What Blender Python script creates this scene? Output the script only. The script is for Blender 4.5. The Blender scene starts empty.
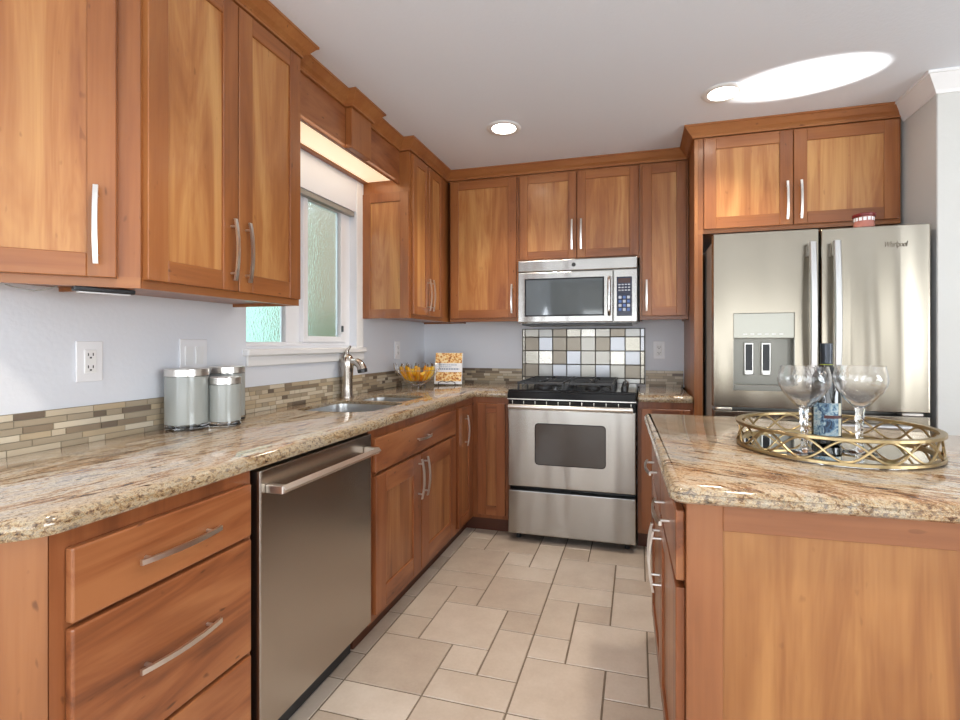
import bpy, bmesh, math, random
from mathutils import Vector, Matrix
random.seed(4)
PI = math.pi
S = bpy.context.scene
COL = S.collection

# ------------------------------------------------------------------ camera
cam_d = bpy.data.cameras.new('camera')
cam = bpy.data.objects.new('camera', cam_d); COL.objects.link(cam)
cam_d.sensor_width = 36.0; cam_d.sensor_fit = 'HORIZONTAL'
cam_d.lens = 36.0 * 495.1 / 960
cam_d.shift_x = -19.2 / 960; cam_d.shift_y = -16.93 / 960
cam_d.clip_start = 0.02
cam.location = (1.6339, -3.6409, 1.2196)
cam.rotation_euler = (PI / 2, 0, 0.27211)
S.camera = cam

# ------------------------------------------------------------------ world, exposure
w = bpy.data.worlds.new('sky'); S.world = w; w.use_nodes = True
bg = w.node_tree.nodes['Background']
bg.inputs[0].default_value = (0.80, 0.90, 1.0, 1); bg.inputs[1].default_value = 2.2
S.view_settings.view_transform = 'Standard'; S.view_settings.look = 'None'
S.view_settings.gamma = 1; S.view_settings.use_curve_mapping = False
S.view_settings.exposure = 0.66
S.cycles.use_denoising = True
S.cycles.max_bounces = 14; S.cycles.diffuse_bounces = 5; S.cycles.glossy_bounces = 4
S.cycles.transmission_bounces = 14; S.cycles.caustics_reflective = False; S.cycles.caustics_refractive = False
S.cycles.sample_clamp_indirect = 6.0
S.cycles.sample_clamp_direct = 0.0

def area(name, loc, aim, sx, sy, power, col, spread=180):
    l = bpy.data.lights.new(name, 'AREA'); l.shape = 'RECTANGLE'; l.size = sx; l.size_y = sy
    l.energy = power; l.color = col; l.spread = math.radians(spread)
    o = bpy.data.objects.new(name, l); COL.objects.link(o); o.location = loc
    o.rotation_euler = (Vector(aim) - Vector(loc)).to_track_quat('-Z', 'Y').to_euler()
    return o
# unseen area lamps added to light the room, standing in for window daylight
area('daylight_fill_rear', (2.7, -6.90, 1.35), (2.7, 0, 2.7), 4.2, 2.0, 64, (0.89, 0.95, 1.0))
area('daylight_fill_right', (6.40, -4.3, 1.45), (0, -3.4, 2.8), 2.6, 1.6, 112, (0.88, 0.94, 1.0))
area('daylight_fill_left', (-0.02, -5.3, 1.40), (5, -4.5, 2.7), 1.9, 1.7, 80, (0.86, 0.93, 1.0))
# sun glinting onto the ceiling, thrown by an unseen spot lamp
sp = bpy.data.lights.new('sun_glint', 'SPOT'); sp.energy = 420; sp.spot_size = math.radians(9); sp.spot_blend = 0.35
sp.color = (1, 0.99, 0.94); sp.shadow_soft_size = 0.01
so = bpy.data.objects.new('sun_glint', sp); COL.objects.link(so); so.location = (4.4, -1.45, 1.15)
so.rotation_euler = (Vector((2.40, -1.06, 2.44)) - so.location).to_track_quat('-Z', 'Y').to_euler()

# ------------------------------------------------------------------ helpers
def srgb(r, g, b):
    f = lambda c: ((c / 255 + .055) / 1.055) ** 2.4 if c / 255 > .04045 else c / 255 / 12.92
    return (f(r), f(g), f(b), 1)

def tag(o, label=None, cat=None, group=None, kind=None):
    if label: o['label'] = label
    if cat: o['category'] = cat
    if group: o['group'] = group
    if kind: o['kind'] = kind
    return o

def empty(name, loc=(0, 0, 0), rz=0, parent=None):
    o = bpy.data.objects.new(name, None); COL.objects.link(o)
    o.empty_display_size = .1
    o.location = loc; o.rotation_euler = (0, 0, rz)
    if parent: o.parent = parent
    return o

def copy_tree(o, parent=None):
    c = o.copy(); COL.objects.link(c); c.parent = parent
    for ch in list(o.children): copy_tree(ch, c)
    return c

def miter(pts, d, closed):
    n = len(pts); out = []
    for i in range(n):
        p = Vector(pts[i])
        a = Vector(pts[i - 1]) if (closed or i > 0) else None
        b = Vector(pts[(i + 1) % n]) if (closed or i < n - 1) else None
        ns = []
        if a is not None:
            t = (p - a).normalized(); ns.append(Vector((t.y, -t.x)))
        if b is not None:
            t = (b - p).normalized(); ns.append(Vector((t.y, -t.x)))
        m = ns[0] if len(ns) == 1 else (ns[0] + ns[1]) / max(.2, 1 + ns[0].dot(ns[1]))
        out.append(p + m * d)
    return out

def round_poly(pts, rad, seg=6):
    out = []; n = len(pts)
    for i in range(n):
        r = rad[i] if isinstance(rad, (list, tuple)) else rad
        p = Vector(pts[i]); a = Vector(pts[i - 1]); b = Vector(pts[(i + 1) % n])
        if r <= 0: out.append(p); continue
        u = (a - p).normalized(); v = (b - p).normalized()
        ang = u.angle(v); t = r / math.tan(ang / 2)
        c = p + (u + v).normalized() * (r / math.sin(ang / 2))
        s = p + u * t - c; e = p + v * t - c
        tot = PI - ang
        sg = 1 if s.x * e.y - s.y * e.x > 0 else -1
        for k in range(seg + 1):
            th = sg * tot * k / seg
            out.append(c + Vector((s.x * math.cos(th) - s.y * math.sin(th), s.x * math.sin(th) + s.y * math.cos(th))))
    return out

def inside(x, y, poly):
    c = False; n = len(poly)
    for i in range(n):
        a = poly[i]; b = poly[i - 1]
        if (a[1] > y) != (b[1] > y) and x < (b[0] - a[0]) * (y - a[1]) / (b[1] - a[1]) + a[0]: c = not c
    return c

class MB:
    def __init__(s): s.bm = bmesh.new(); s.sm = False
    def face(s, vs, m=0):
        try:
            f = s.bm.faces.new(vs); f.material_index = m; return f
        except ValueError: return None
    def box(s, x0, x1, y0, y1, z0, z1, b=0, m=0, seg=1):
        v = [s.bm.verts.new((x, y, z)) for z in (z0, z1) for y in (y0, y1) for x in (x0, x1)]
        fs = [s.face([v[i] for i in q], m) for q in ((0, 2, 3, 1), (4, 5, 7, 6), (0, 1, 5, 4), (2, 6, 7, 3), (0, 4, 6, 2), (1, 3, 7, 5))]
        if b > 0:
            es = {e for f in fs for e in f.edges}
            r = bmesh.ops.bevel(s.bm, geom=list(es), offset=b, segments=seg, affect='EDGES', profile=.5)
            for f in r['faces']: f.material_index = m
        return s
    def prism(s, pts, z0, z1, m=0):
        a = [s.bm.verts.new((p[0], p[1], z0)) for p in pts]; c = [s.bm.verts.new((p[0], p[1], z1)) for p in pts]
        n = len(pts)
        for i in range(n): s.face([a[i], a[(i + 1) % n], c[(i + 1) % n], c[i]], m)
        s.face(list(reversed(a)), m); s.face(c, m); return s
    def extr(s, pts, axis, a0, a1, m=0):
        # polygon in the plane normal to axis ('x' : pts=(y,z); 'y' : pts=(x,z))
        mk = (lambda p, t: (t, p[0], p[1])) if axis == 'x' else (lambda p, t: (p[0], t, p[1]))
        a = [s.bm.verts.new(mk(p, a0)) for p in pts]; c = [s.bm.verts.new(mk(p, a1)) for p in pts]
        n = len(pts)
        for i in range(n): s.face([a[i], a[(i + 1) % n], c[(i + 1) % n], c[i]], m)
        s.face(list(reversed(a)), m); s.face(c, m); return s
    def tube(s, P, r, seg=8, closed=False, m=0, caps=True):
        P = [Vector(p) for p in P]; n = len(P); rings = []
        up = None
        for i in range(n):
            if closed: t = (P[(i + 1) % n] - P[i - 1]).normalized()
            else: t = (P[min(i + 1, n - 1)] - P[max(i - 1, 0)]).normalized()
            if up is None:
                up = Vector((0, 0, 1)) if abs(t.z) < .9 else Vector((1, 0, 0))
            u = t.cross(up)
            if u.length < 1e-4: u = t.orthogonal()
            u.normalize(); v = u.cross(t).normalized(); up = v
            rr = r[i] if isinstance(r, (list, tuple)) else r
            rings.append([s.bm.verts.new(P[i] + (u * math.cos(2 * PI * k / seg) + v * math.sin(2 * PI * k / seg)) * rr) for k in range(seg)])
        for i in range(n if closed else n - 1):
            a = rings[i]; b = rings[(i + 1) % n]
            for k in range(seg): s.face([a[k], a[(k + 1) % seg], b[(k + 1) % seg], b[k]], m)
        if not closed and caps: s.face(list(reversed(rings[0])), m); s.face(rings[-1], m)
        return s
    def cyl(s, p0, p1, r, r2=None, seg=20, m=0):
        return s.tube([p0, p1], [r, r if r2 is None else r2], seg, m=m)
    def lathe(s, prof, c=(0, 0, 0), seg=32, m=0, closed=False, twist=None):
        rings = []
        for (r, z) in prof:
            if r < 1e-5: rings.append([s.bm.verts.new((c[0], c[1], c[2] + z))])
            else: rings.append([s.bm.verts.new((c[0] + r * math.cos(2 * PI * k / seg), c[1] + r * math.sin(2 * PI * k / seg), c[2] + z)) for k in range(seg)])
        pr = list(zip(rings, rings[1:])) + ([(rings[-1], rings[0])] if closed else [])
        for a, b in pr:
            for k in range(seg):
                k2 = (k + 1) % seg
                if len(a) == 1 and len(b) == 1: continue
                if len(a) == 1: s.face([a[0], b[k2], b[k]], m)
                elif len(b) == 1: s.face([a[k], a[k2], b[0]], m)
                else: s.face([a[k], a[k2], b[k2], b[k]], m)
        return s
    def sweep(s, path, prof, closed=False, m=0):
        rows = []
        for d, z in prof:
            rows.append([s.bm.verts.new((p.x, p.y, z)) for p in miter(path, d, closed)])
        n = len(path)
        for a, b in zip(rows, rows[1:] + rows[:1]):
            for i in range(n if closed else n - 1):
                s.face([a[i], a[(i + 1) % n], b[(i + 1) % n], b[i]], m)
        if not closed:
            s.face([r[0] for r in rows], m); s.face([r[-1] for r in rows], m)
        return s
    def slab(s, outline, prof, holes=(), m=0):
        # outline counter-clockwise; prof = (inward offset, z) from the bottom up
        rings = []
        for d, z in prof:
            rings.append([s.bm.verts.new((p.x, p.y, z)) for p in miter(outline, -d, True)])
        n = len(outline)
        for a, b in zip(rings, rings[1:]):
            for i in range(n): s.face([a[i], a[(i + 1) % n], b[(i + 1) % n], b[i]], m)
        ht = []; hb = []; dead = []
        for h in holes:
            t = [s.bm.verts.new((p[0], p[1], prof[-1][1])) for p in h]; b = [s.bm.verts.new((p[0], p[1], .900)) for p in h]
            k = len(h)
            for i in range(k): s.face([t[i], t[(i + 1) % k], b[(i + 1) % k], b[i]], m)
            ht.append(t); hb.append([s.bm.verts.new((p[0], p[1], prof[0][1])) for p in h])
        for loops in ([rings[-1]] + ht, [rings[0]] + hb):
            es = []
            for L in loops:
                for i in range(len(L)):
                    e = s.bm.edges.get((L[i], L[(i + 1) % len(L)])) or s.bm.edges.new((L[i], L[(i + 1) % len(L)]))
                    es.append(e)
            r = bmesh.ops.triangle_fill(s.bm, edges=es, use_beauty=True)
            for g in r['geom']:
                if isinstance(g, bmesh.types.BMFace):
                    g.material_index = m; c = g.calc_center_median()
                    if any(inside(c.x, c.y, h) for h in holes): dead.append(g)
        bmesh.ops.delete(s.bm, geom=dead, context='FACES_ONLY')
        return s
    def build(s, name, mats, parent=None, loc=None, rz=0, smooth=False, bevel=0, rot=None):
        bmesh.ops.recalc_face_normals(s.bm, faces=s.bm.faces)
        me = bpy.data.meshes.new(name); s.bm.to_mesh(me); s.bm.free()
        for mt in (mats if isinstance(mats, (list, tuple)) else [mats]): me.materials.append(mt)
        o = bpy.data.objects.new(name, me); COL.objects.link(o)
        if parent: o.parent = parent
        if loc: o.location = loc
        if rz: o.rotation_euler = (0, 0, rz)
        if rot: o.rotation_euler = rot
        if smooth:
            for p in me.polygons: p.use_smooth = True
            me.set_sharp_from_angle(angle=math.radians(38))
        if bevel:
            md = o.modifiers.new('bevel', 'BEVEL'); md.width = bevel; md.segments = 2; md.limit_method = 'ANGLE'; md.angle_limit = math.radians(40)
        return o

# ------------------------------------------------------------------ materials
class NT:
    def __init__(s, name):
        s.m = bpy.data.materials.new(name); s.m.use_nodes = True; s.t = s.m.node_tree; s.n = s.t.nodes
        s.p = s.n['Principled BSDF']
    def node(s, ty, **kw):
        n = s.n.new(ty)
        for k, v in kw.items():
            if k in ('operation', 'blend_type', 'data_type', 'noise_dimensions', 'feature', 'distance', 'vector_type', 'interpolation', 'bands_direction', 'wave_type', 'clamp'): setattr(n, k, v)
            else: n.inputs[k].default_value = v
        return n
    def link(s, a, b): s.t.links.new(a, b)
    def math(s, op, a, b=None):
        n = s.n.new('ShaderNodeMath'); n.operation = op
        for i, v in enumerate((a, b)):
            if v is None: continue
            if isinstance(v, (int, float)): n.inputs[i].default_value = v
            else: s.link(v, n.inputs[i])
        return n.outputs[0]
    def ramp(s, fac, stops, interp='LINEAR'):
        n = s.n.new('ShaderNodeValToRGB'); cr = n.color_ramp; cr.interpolation = interp
        while len(cr.elements) < len(stops): cr.elements.new(.5)
        for e, (p, c) in zip(cr.elements, stops): e.position = p; e.color = c
        s.link(fac, n.inputs[0]); return n.outputs[0]
    def mix(s, fac, a, b, bt='MIX'):
        n = s.n.new('ShaderNodeMix'); n.data_type = 'RGBA'; n.blend_type = bt
        for i, v in ((0, fac), (6, a), (7, b)):
            if isinstance(v, (int, float, tuple)): n.inputs[i].default_value = v
            else: s.link(v, n.inputs[i])
        return n.outputs[2]
    def bump(s, h, strength=.2, dist=.01):
        n = s.n.new('ShaderNodeBump'); n.inputs['Strength'].default_value = strength; n.inputs['Distance'].default_value = dist
        s.link(h, n.inputs['Height']); s.link(n.outputs[0], s.p.inputs['Normal']); return n

def simple(name, col, rough=.5, metal=0, **kw):
    t = NT(name); t.p.inputs['Base Color'].default_value = col
    t.p.inputs['Roughness'].default_value = rough; t.p.inputs['Metallic'].default_value = metal
    for k, v in kw.items(): t.p.inputs[k].default_value = v
    return t.m

def wood(name, axis, dark, mid, light, bands=9, knots=0.0, rough=.34, contrast=1.0, stretch=.09, dist=.6):
    t = NT(name)
    tc = t.node('ShaderNodeTexCoord'); oi = t.node('ShaderNodeObjectInfo'); ge = t.node('ShaderNodeNewGeometry')
    off = t.math('ADD', t.math('MULTIPLY', ge.outputs['Random Per Island'], 17.0), t.math('MULTIPLY', oi.outputs['Random'], 31.0))
    add = t.node('ShaderNodeVectorMath', operation='ADD'); t.link(tc.outputs['Object'], add.inputs[0]); t.link(off, add.inputs[1])
    def mp(k):
        n = t.node('ShaderNodeMapping'); n.inputs['Scale'].default_value = (1, 1, k) if axis == 'z' else (k, 1, 1)
        t.link(add.outputs[0], n.inputs[0]); return n.outputs[0]
    n1 = t.node('ShaderNodeTexNoise', Scale=bands, Detail=4.0, Roughness=.6, Distortion=dist); t.link(mp(stretch), n1.inputs['Vector'])
    n2 = t.node('ShaderNodeTexNoise', Scale=95.0, Detail=2.0, Roughness=.6); t.link(mp(.035), n2.inputs['Vector'])
    n3 = t.node('ShaderNodeTexNoise', Scale=1.6, Detail=2.0); t.link(add.outputs[0], n3.inputs['Vector'])
    f = t.math('ADD', t.math('MULTIPLY', t.math('SUBTRACT', n1.outputs[0], .5), 1.5 * contrast), t.math('MULTIPLY', t.math('SUBTRACT', n2.outputs[0], .5), .30))
    f = t.math('ADD', t.math('ADD', f, t.math('MULTIPLY', t.math('SUBTRACT', n3.outputs[0], .5), .5)), .5)
    f = t.math('ADD', f, t.math('MULTIPLY', t.math('SUBTRACT', ge.outputs['Random Per Island'], .5), .18))
    c = t.ramp(f, [(.15, dark), (.5, mid), (.9, light)])
    if knots:
        n4 = t.node('ShaderNodeTexNoise', Scale=55.0, Detail=1.0); t.link(mp(.35), n4.inputs['Vector'])
        k = t.ramp(n4.outputs[0], [(.73, (0, 0, 0, 1)), (.80, (1, 1, 1, 1))])
        c = t.mix(t.math('MULTIPLY', k, knots), c, (dark[0] * .3, dark[1] * .25, dark[2] * .25, 1))
    t.link(c, t.p.inputs['Base Color'])
    t.p.inputs['Roughness'].default_value = rough
    t.p.inputs['Coat Weight'].default_value = .12; t.p.inputs['Coat Roughness'].default_value = .16
    t.bump(n2.outputs[0], .04, .002)
    return t.m

cd, cm, cl = srgb(116, 64, 32), srgb(148, 90, 48), srgb(168, 112, 64)
wood_v = wood('cherry_vertical', 'z', cd, cm, cl, 10, .5, contrast=.7)
wood_h = wood('cherry_horizontal', 'x', cd, cm, cl, 10, .6, contrast=.7)
wood_panel = wood('cherry_panel', 'z', srgb(134, 76, 40), srgb(166, 108, 60), srgb(194, 144, 88), 10, .3, contrast=1.05, stretch=.10, dist=1.2)
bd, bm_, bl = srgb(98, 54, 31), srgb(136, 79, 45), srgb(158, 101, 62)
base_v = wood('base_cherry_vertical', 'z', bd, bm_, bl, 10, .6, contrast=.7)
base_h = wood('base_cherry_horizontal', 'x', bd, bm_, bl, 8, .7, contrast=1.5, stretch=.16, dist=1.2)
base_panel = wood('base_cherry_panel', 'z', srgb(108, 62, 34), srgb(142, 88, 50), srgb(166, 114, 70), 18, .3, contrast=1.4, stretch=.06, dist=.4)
knotty = wood('knotty_cherry', 'z', srgb(120, 70, 38), srgb(150, 96, 56), srgb(168, 114, 72), 8, .6)
toe_m = simple('toe_kick_wood', srgb(84, 44, 26), .5)
dark_gap = simple('vent_slot_shade', (.012, .01, .009, 1), .8)  # near-black bars painted as the shade inside the range's vent slots

def granite(name, rz, orange):
    t = NT(name)
    ge = t.node('ShaderNodeNewGeometry')
    def mp(sc, r=rz):
        a = t.node('ShaderNodeMapping'); a.inputs['Rotation'].default_value = (0, 0, r); t.link(ge.outputs['Position'], a.inputs[0])
        b = t.node('ShaderNodeMapping'); b.inputs['Scale'].default_value = sc; t.link(a.outputs[0], b.inputs[0]); return b.outputs[0]
    n1 = t.node('ShaderNodeTexNoise', Scale=11.0, Detail=6.0, Roughness=.66, Distortion=1.6); t.link(mp((.24, 1, 1)), n1.inputs['Vector'])
    n2 = t.node('ShaderNodeTexNoise', Scale=46.0, Detail=5.0, Roughness=.75, Distortion=1.4); t.link(mp((.20, 1, 1)), n2.inputs['Vector'])
    n3 = t.node('ShaderNodeTexNoise', Scale=230.0, Detail=3.0, Roughness=.75); t.link(mp((.75, 1, 1)), n3.inputs['Vector'])
    n4 = t.node('ShaderNodeTexNoise', Scale=4.5, Detail=3.0, Distortion=.8); t.link(mp((.4, 1, 1)), n4.inputs['Vector'])
    f = t.math('ADD', t.math('MULTIPLY', n1.outputs[0], .58), t.math('MULTIPLY', n2.outputs[0], .42))
    base = t.ramp(f, [(.37, srgb(58, 44, 36)), (.42, srgb(126, 90, 62)), (.46, srgb(168, 136, 100)), (.51, srgb(200, 188, 166)), (.56, srgb(150, 142, 138)), (.60, srgb(204, 194, 178)), (.68, srgb(146, 112, 82))])
    c = t.mix(t.math('MULTIPLY', t.ramp(n4.outputs[0], [(.42, (0, 0, 0, 1)), (.60, (1, 1, 1, 1))]), orange), base, t.ramp(f, [(.38, srgb(66, 44, 32)), (.45, srgb(138, 92, 56)), (.51, srgb(182, 140, 94)), (.57, srgb(206, 184, 146)), (.64, srgb(150, 106, 68))]))
    k = t.ramp(n3.outputs[0], [(.57, (0, 0, 0, 1)), (.63, (1, 1, 1, 1))])
    c = t.mix(t.math('MULTIPLY', k, .8), c, srgb(70, 58, 50))
    k2 = t.ramp(n3.outputs[0], [(.37, (1, 1, 1, 1)), (.43, (0, 0, 0, 1))])
    c = t.mix(t.math('MULTIPLY', k2, .5), c, srgb(216, 206, 188))
    v = t.ramp(n2.outputs[0], [(.36, (1, 1, 1, 1)), (.42, (0, 0, 0, 1))])
    c = t.mix(t.math('MULTIPLY', v, .9), c, srgb(46, 36, 30))
    # the sawn edge shows coarser grains of black, gold and cream
    sp = t.node('ShaderNodeSeparateXYZ'); t.link(ge.outputs['Normal'], sp.inputs[0])
    side = t.ramp(t.math('ABSOLUTE', sp.outputs[2]), [(.75, (1, 1, 1, 1)), (.97, (0, 0, 0, 1))])
    g5 = t.node('ShaderNodeTexNoise', Scale=105.0, Detail=4.0, Roughness=.78, Distortion=.3); t.link(mp((.7, 1, 1)), g5.inputs['Vector'])
    ec = t.ramp(g5.outputs[0], [(.39, srgb(26, 24, 24)), (.45, srgb(96, 74, 54)), (.49, srgb(150, 120, 80)), (.53, srgb(188, 170, 132)), (.58, srgb(92, 90, 84)), (.64, srgb(180, 166, 136))])
    c = t.mix(t.math('MULTIPLY', side, .62), c, ec)
    t.link(c, t.p.inputs['Base Color'])
    t.p.inputs['Roughness'].default_value = .07; t.p.inputs['Specular IOR Level'].default_value = .6
    return t.m
granite_run = granite('granite_wall_run', math.radians(-82), .35)
granite_isl = granite('granite_island', math.radians(26), .8)

def steel(name, col, rough=.26, wave=.05, brush='x', wscale=5.0):
    t = NT(name); tc = t.node('ShaderNodeTexCoord')
    m1 = t.node('ShaderNodeMapping'); m1.inputs['Scale'].default_value = (1, 1, .10); t.link(tc.outputs['Object'], m1.inputs[0])
    n1 = t.node('ShaderNodeTexNoise', Scale=wscale, Detail=1.0); t.link(m1.outputs[0], n1.inputs['Vector'])
    m2 = t.node('ShaderNodeMapping'); m2.inputs['Scale'].default_value = (.02, 1, 1) if brush == 'x' else (1, 1, .02); t.link(tc.outputs['Object'], m2.inputs[0])
    n2 = t.node('ShaderNodeTexNoise', Scale=260.0, Detail=2.0); t.link(m2.outputs[0], n2.inputs['Vector'])
    r = t.math('ADD', t.math('MULTIPLY', t.math('SUBTRACT', n2.outputs[0], .5), .012), rough)
    t.link(r, t.p.inputs['Roughness'])
    t.p.inputs['Base Color'].default_value = col; t.p.inputs['Metallic'].default_value = 1
    h = t.math('ADD', t.math('MULTIPLY', n1.outputs[0], 1.0), t.math('MULTIPLY', n2.outputs[0], .0))
    t.bump(h, 1.0, wave)
    return t.m
steel_fridge = steel('fridge_stainless', (.315, .28, .225, 1), .24, .028, 'x', 5.5)
steel_range = steel('range_stainless', (.42, .405, .38, 1), .27, .022, 'x', 6)
steel_dw = steel('dishwasher_stainless', (.46, .42, .375, 1), .27, .0015, 'x', 3)
steel_handle = simple('satin_nickel', (.74, .71, .67, 1), .28, 1)
chrome = simple('polished_chrome', (.85, .85, .85, 1), .12, 1)
steel_sink = simple('sink_stainless', (.60, .60, .60, 1), .30, 1)
faucet_m = simple('brushed_nickel_faucet', (.50, .45, .40, 1), .24, 1)
black_gloss = simple('black_enamel', (.008, .008, .009, 1), .12, 0, **{'Specular IOR Level': .25})
black_iron = simple('cast_iron', (.02, .02, .022, 1), .42)
black_plastic = simple('black_plastic', (.02, .02, .022, 1), .35)
dark_glass = simple('smoked_oven_glass', (.06, .05, .044, 1), .06, 0, **{'Specular IOR Level': .6})
micro_glass = simple('microwave_glass', (.06, .07, .075, 1), .05, 0, **{'Specular IOR Level': .9})
white_plastic = simple('white_plastic', srgb(236, 236, 238), .3)
white_trim = simple('white_trim_paint', srgb(234, 233, 232), .4)
grey_plastic = simple('grey_plastic', srgb(150, 148, 142), .4)
gold = simple('antique_gold', (.38, .285, .15, 1), .32, 1)
mirror_m = simple('tray_mirror', (.82, .83, .82, 1), .03, 1)
mortar_m = simple('grout', srgb(140, 130, 112), .9)

def wall_paint(name, col, bump=.06):
    t = NT(name); t.p.inputs['Base Color'].default_value = col; t.p.inputs['Roughness'].default_value = .6
    ge = t.node('ShaderNodeNewGeometry'); n = t.node('ShaderNodeTexNoise', Scale=70.0, Detail=3.0); t.link(ge.outputs['Position'], n.inputs['Vector'])
    t.bump(n.outputs[0], bump, .01); return t.m
paint_wall = wall_paint('wall_paint', srgb(222, 225, 231))
paint_ceiling = wall_paint('ceiling_paint', srgb(232, 237, 245), .10)
paint_warm = wall_paint('right_wall_paint', srgb(208, 207, 202))

def floor_tile():
    t = NT('porcelain_tile'); ge = t.node('ShaderNodeNewGeometry')
    n = t.node('ShaderNodeTexNoise', Scale=7.0, Detail=6.0, Roughness=.65); t.link(ge.outputs['Position'], n.inputs['Vector'])
    n2 = t.node('ShaderNodeTexNoise', Scale=90.0, Detail=2.0); t.link(ge.outputs['Position'], n2.inputs['Vector'])
    f = t.math('ADD', t.math('MULTIPLY', n.outputs[0], .6), t.math('MULTIPLY', ge.outputs['Random Per Island'], .35))
    f = t.math('ADD', f, t.math('MULTIPLY', n2.outputs[0], .16))
    c = t.ramp(f, [(.25, srgb(176, 158, 142)), (.5, srgb(194, 178, 162)), (.8, srgb(212, 198, 184))])
    t.link(c, t.p.inputs['Base Color']); t.p.inputs['Roughness'].default_value = .38
    t.bump(n2.outputs[0], .08, .003); return t.m
tile_m = floor_tile()
floor_grout = simple('floor_grout', srgb(122, 108, 92), .9)

def mosaic_mat():
    t = NT('mosaic_strips'); ge = t.node('ShaderNodeNewGeometry')
    c = t.ramp(ge.outputs['Random Per Island'], [(0, srgb(198, 184, 160)), (.25, srgb(184, 166, 138)), (.47, srgb(140, 124, 104)), (.60, srgb(116, 102, 88)), (.70, srgb(166, 152, 130)), (.84, srgb(206, 194, 172))], 'CONSTANT')
    t.link(c, t.p.inputs['Base Color']); t.p.inputs['Roughness'].default_value = .22; return t.m
mosaic_m = mosaic_mat()

def metal_tile_mat():
    t = NT('metal_tiles'); ge = t.node('ShaderNodeNewGeometry')
    c = t.ramp(ge.outputs['Random Per Island'], [(0, (.24, .21, .17, 1)), (.2, (.38, .36, .32, 1)), (.4, (.28, .26, .22, 1)), (.6, (.40, .39, .37, 1)), (.8, (.30, .30, .31, 1))], 'CONSTANT')
    r = t.ramp(ge.outputs['Random Per Island'], [(0, (.38, .38, .38, 1)), (.3, (.26, .26, .26, 1)), (.55, (.42, .42, .42, 1)), (.75, (.3, .3, .3, 1))], 'CONSTANT')
    t.link(c, t.p.inputs['Base Color']); t.link(r, t.p.inputs['Roughness']); t.p.inputs['Metallic'].default_value = 1
    n = t.node('ShaderNodeTexNoise', Scale=9.0, Detail=1.0); t.link(ge.outputs['Position'], n.inputs['Vector']); t.bump(n.outputs[0], .3, .006)
    return t.m
metal_tile = metal_tile_mat()

def glass_mat(name, col=(1, 1, 1, 1), rough=0.0, ior=1.45, bump=0, bscale=60):
    t = NT(name); t.p.inputs['Base Color'].default_value = col; t.p.inputs['Roughness'].default_value = rough
    t.p.inputs['Transmission Weight'].default_value = 1; t.p.inputs['IOR'].default_value = ior
    if bump:
        ge = t.node('ShaderNodeNewGeometry'); n = t.node('ShaderNodeTexNoise', Scale=bscale, Detail=3.0); t.link(ge.outputs['Position'], n.inputs['Vector'])
        t.bump(n.outputs[0], bump, .01)
    return t.m
clear_glass = glass_mat('clear_glass')
wine_glass_m = glass_mat('crackled_glass', (1, 1, 1, 1), 0.0, 1.45, .12, 45)
obscure_glass = glass_mat('obscure_window_glass', (.95, .97, .94, 1), .10, 1.3, .30, 80)
frosted = simple('frosted_glass', srgb(154, 158, 154), .30, 0, **{'Coat Weight': .5, 'Coat Roughness': .05})

def emis(name, col, st):
    t = NT(name); t.p.inputs['Base Color'].default_value = (.9, .9, .9, 1); t.p.inputs['Emission Color'].default_value = col; t.p.inputs['Emission Strength'].default_value = st
    return t.m
lamp_m = emis('lamp_diffuser', (1, .93, .80, 1), 14)
soffit_m = emis('soffit_diffuser', (1, .74, .44, 1), .50)

# ------------------------------------------------------------------ room shell
CZ = 2.44
M = .152; GX, GY = 1.217, -1.150
f = MB(); f.box(-.12, 6.6, -7.1, .12, -.08, -.003, m=1)
units = [(0, 2, 2, 2), (2, 0, 2, 2), (1, -2, 2, 2), (0, 0, 2, 1), (2, 1, 2, 1), (0, -1, 1, 2), (3, -3, 1, 2), (1, -1, 1, 1), (2, 2, 1, 1), (0, -3, 1, 1), (3, -2, 1, 1)]
g = .0032
for bi in range(-3, 9):
    for bj in range(-7, 3):
        for (i, j, a, b) in units:
            x0 = GX + (i + 4 * bi) * M; x1 = x0 + a * M; y1 = GY + (j + 6 * bj) * M; y0 = y1 - b * M
            x0, x1, y0, y1 = max(x0 + g, -.1), min(x1 - g, 6.55), max(y0 + g, -7.05), min(y1 - g, .1)
            if x1 - x0 < .01 or y1 - y0 < .01: continue
            v = [f.bm.verts.new((x, y, -.003)) for x, y in ((x0, y0), (x1, y0), (x1, y1), (x0, y1))]
            e = .0015
            u = [f.bm.verts.new((x, y, 0)) for x, y in ((x0 + e, y0 + e), (x1 - e, y0 + e), (x1 - e, y1 - e), (x0 + e, y1 - e))]
            f.face(u, 0)
            for k in range(4): f.face([v[k], v[(k + 1) % 4], u[(k + 1) % 4], u[k]], 0)
tag(f.build('floor', [tile_m, floor_grout]), kind='structure')
tag(MB().box(-.12, 6.6, -7.1, .12, CZ, CZ + .1).build('ceiling', paint_ceiling), kind='structure')
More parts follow.
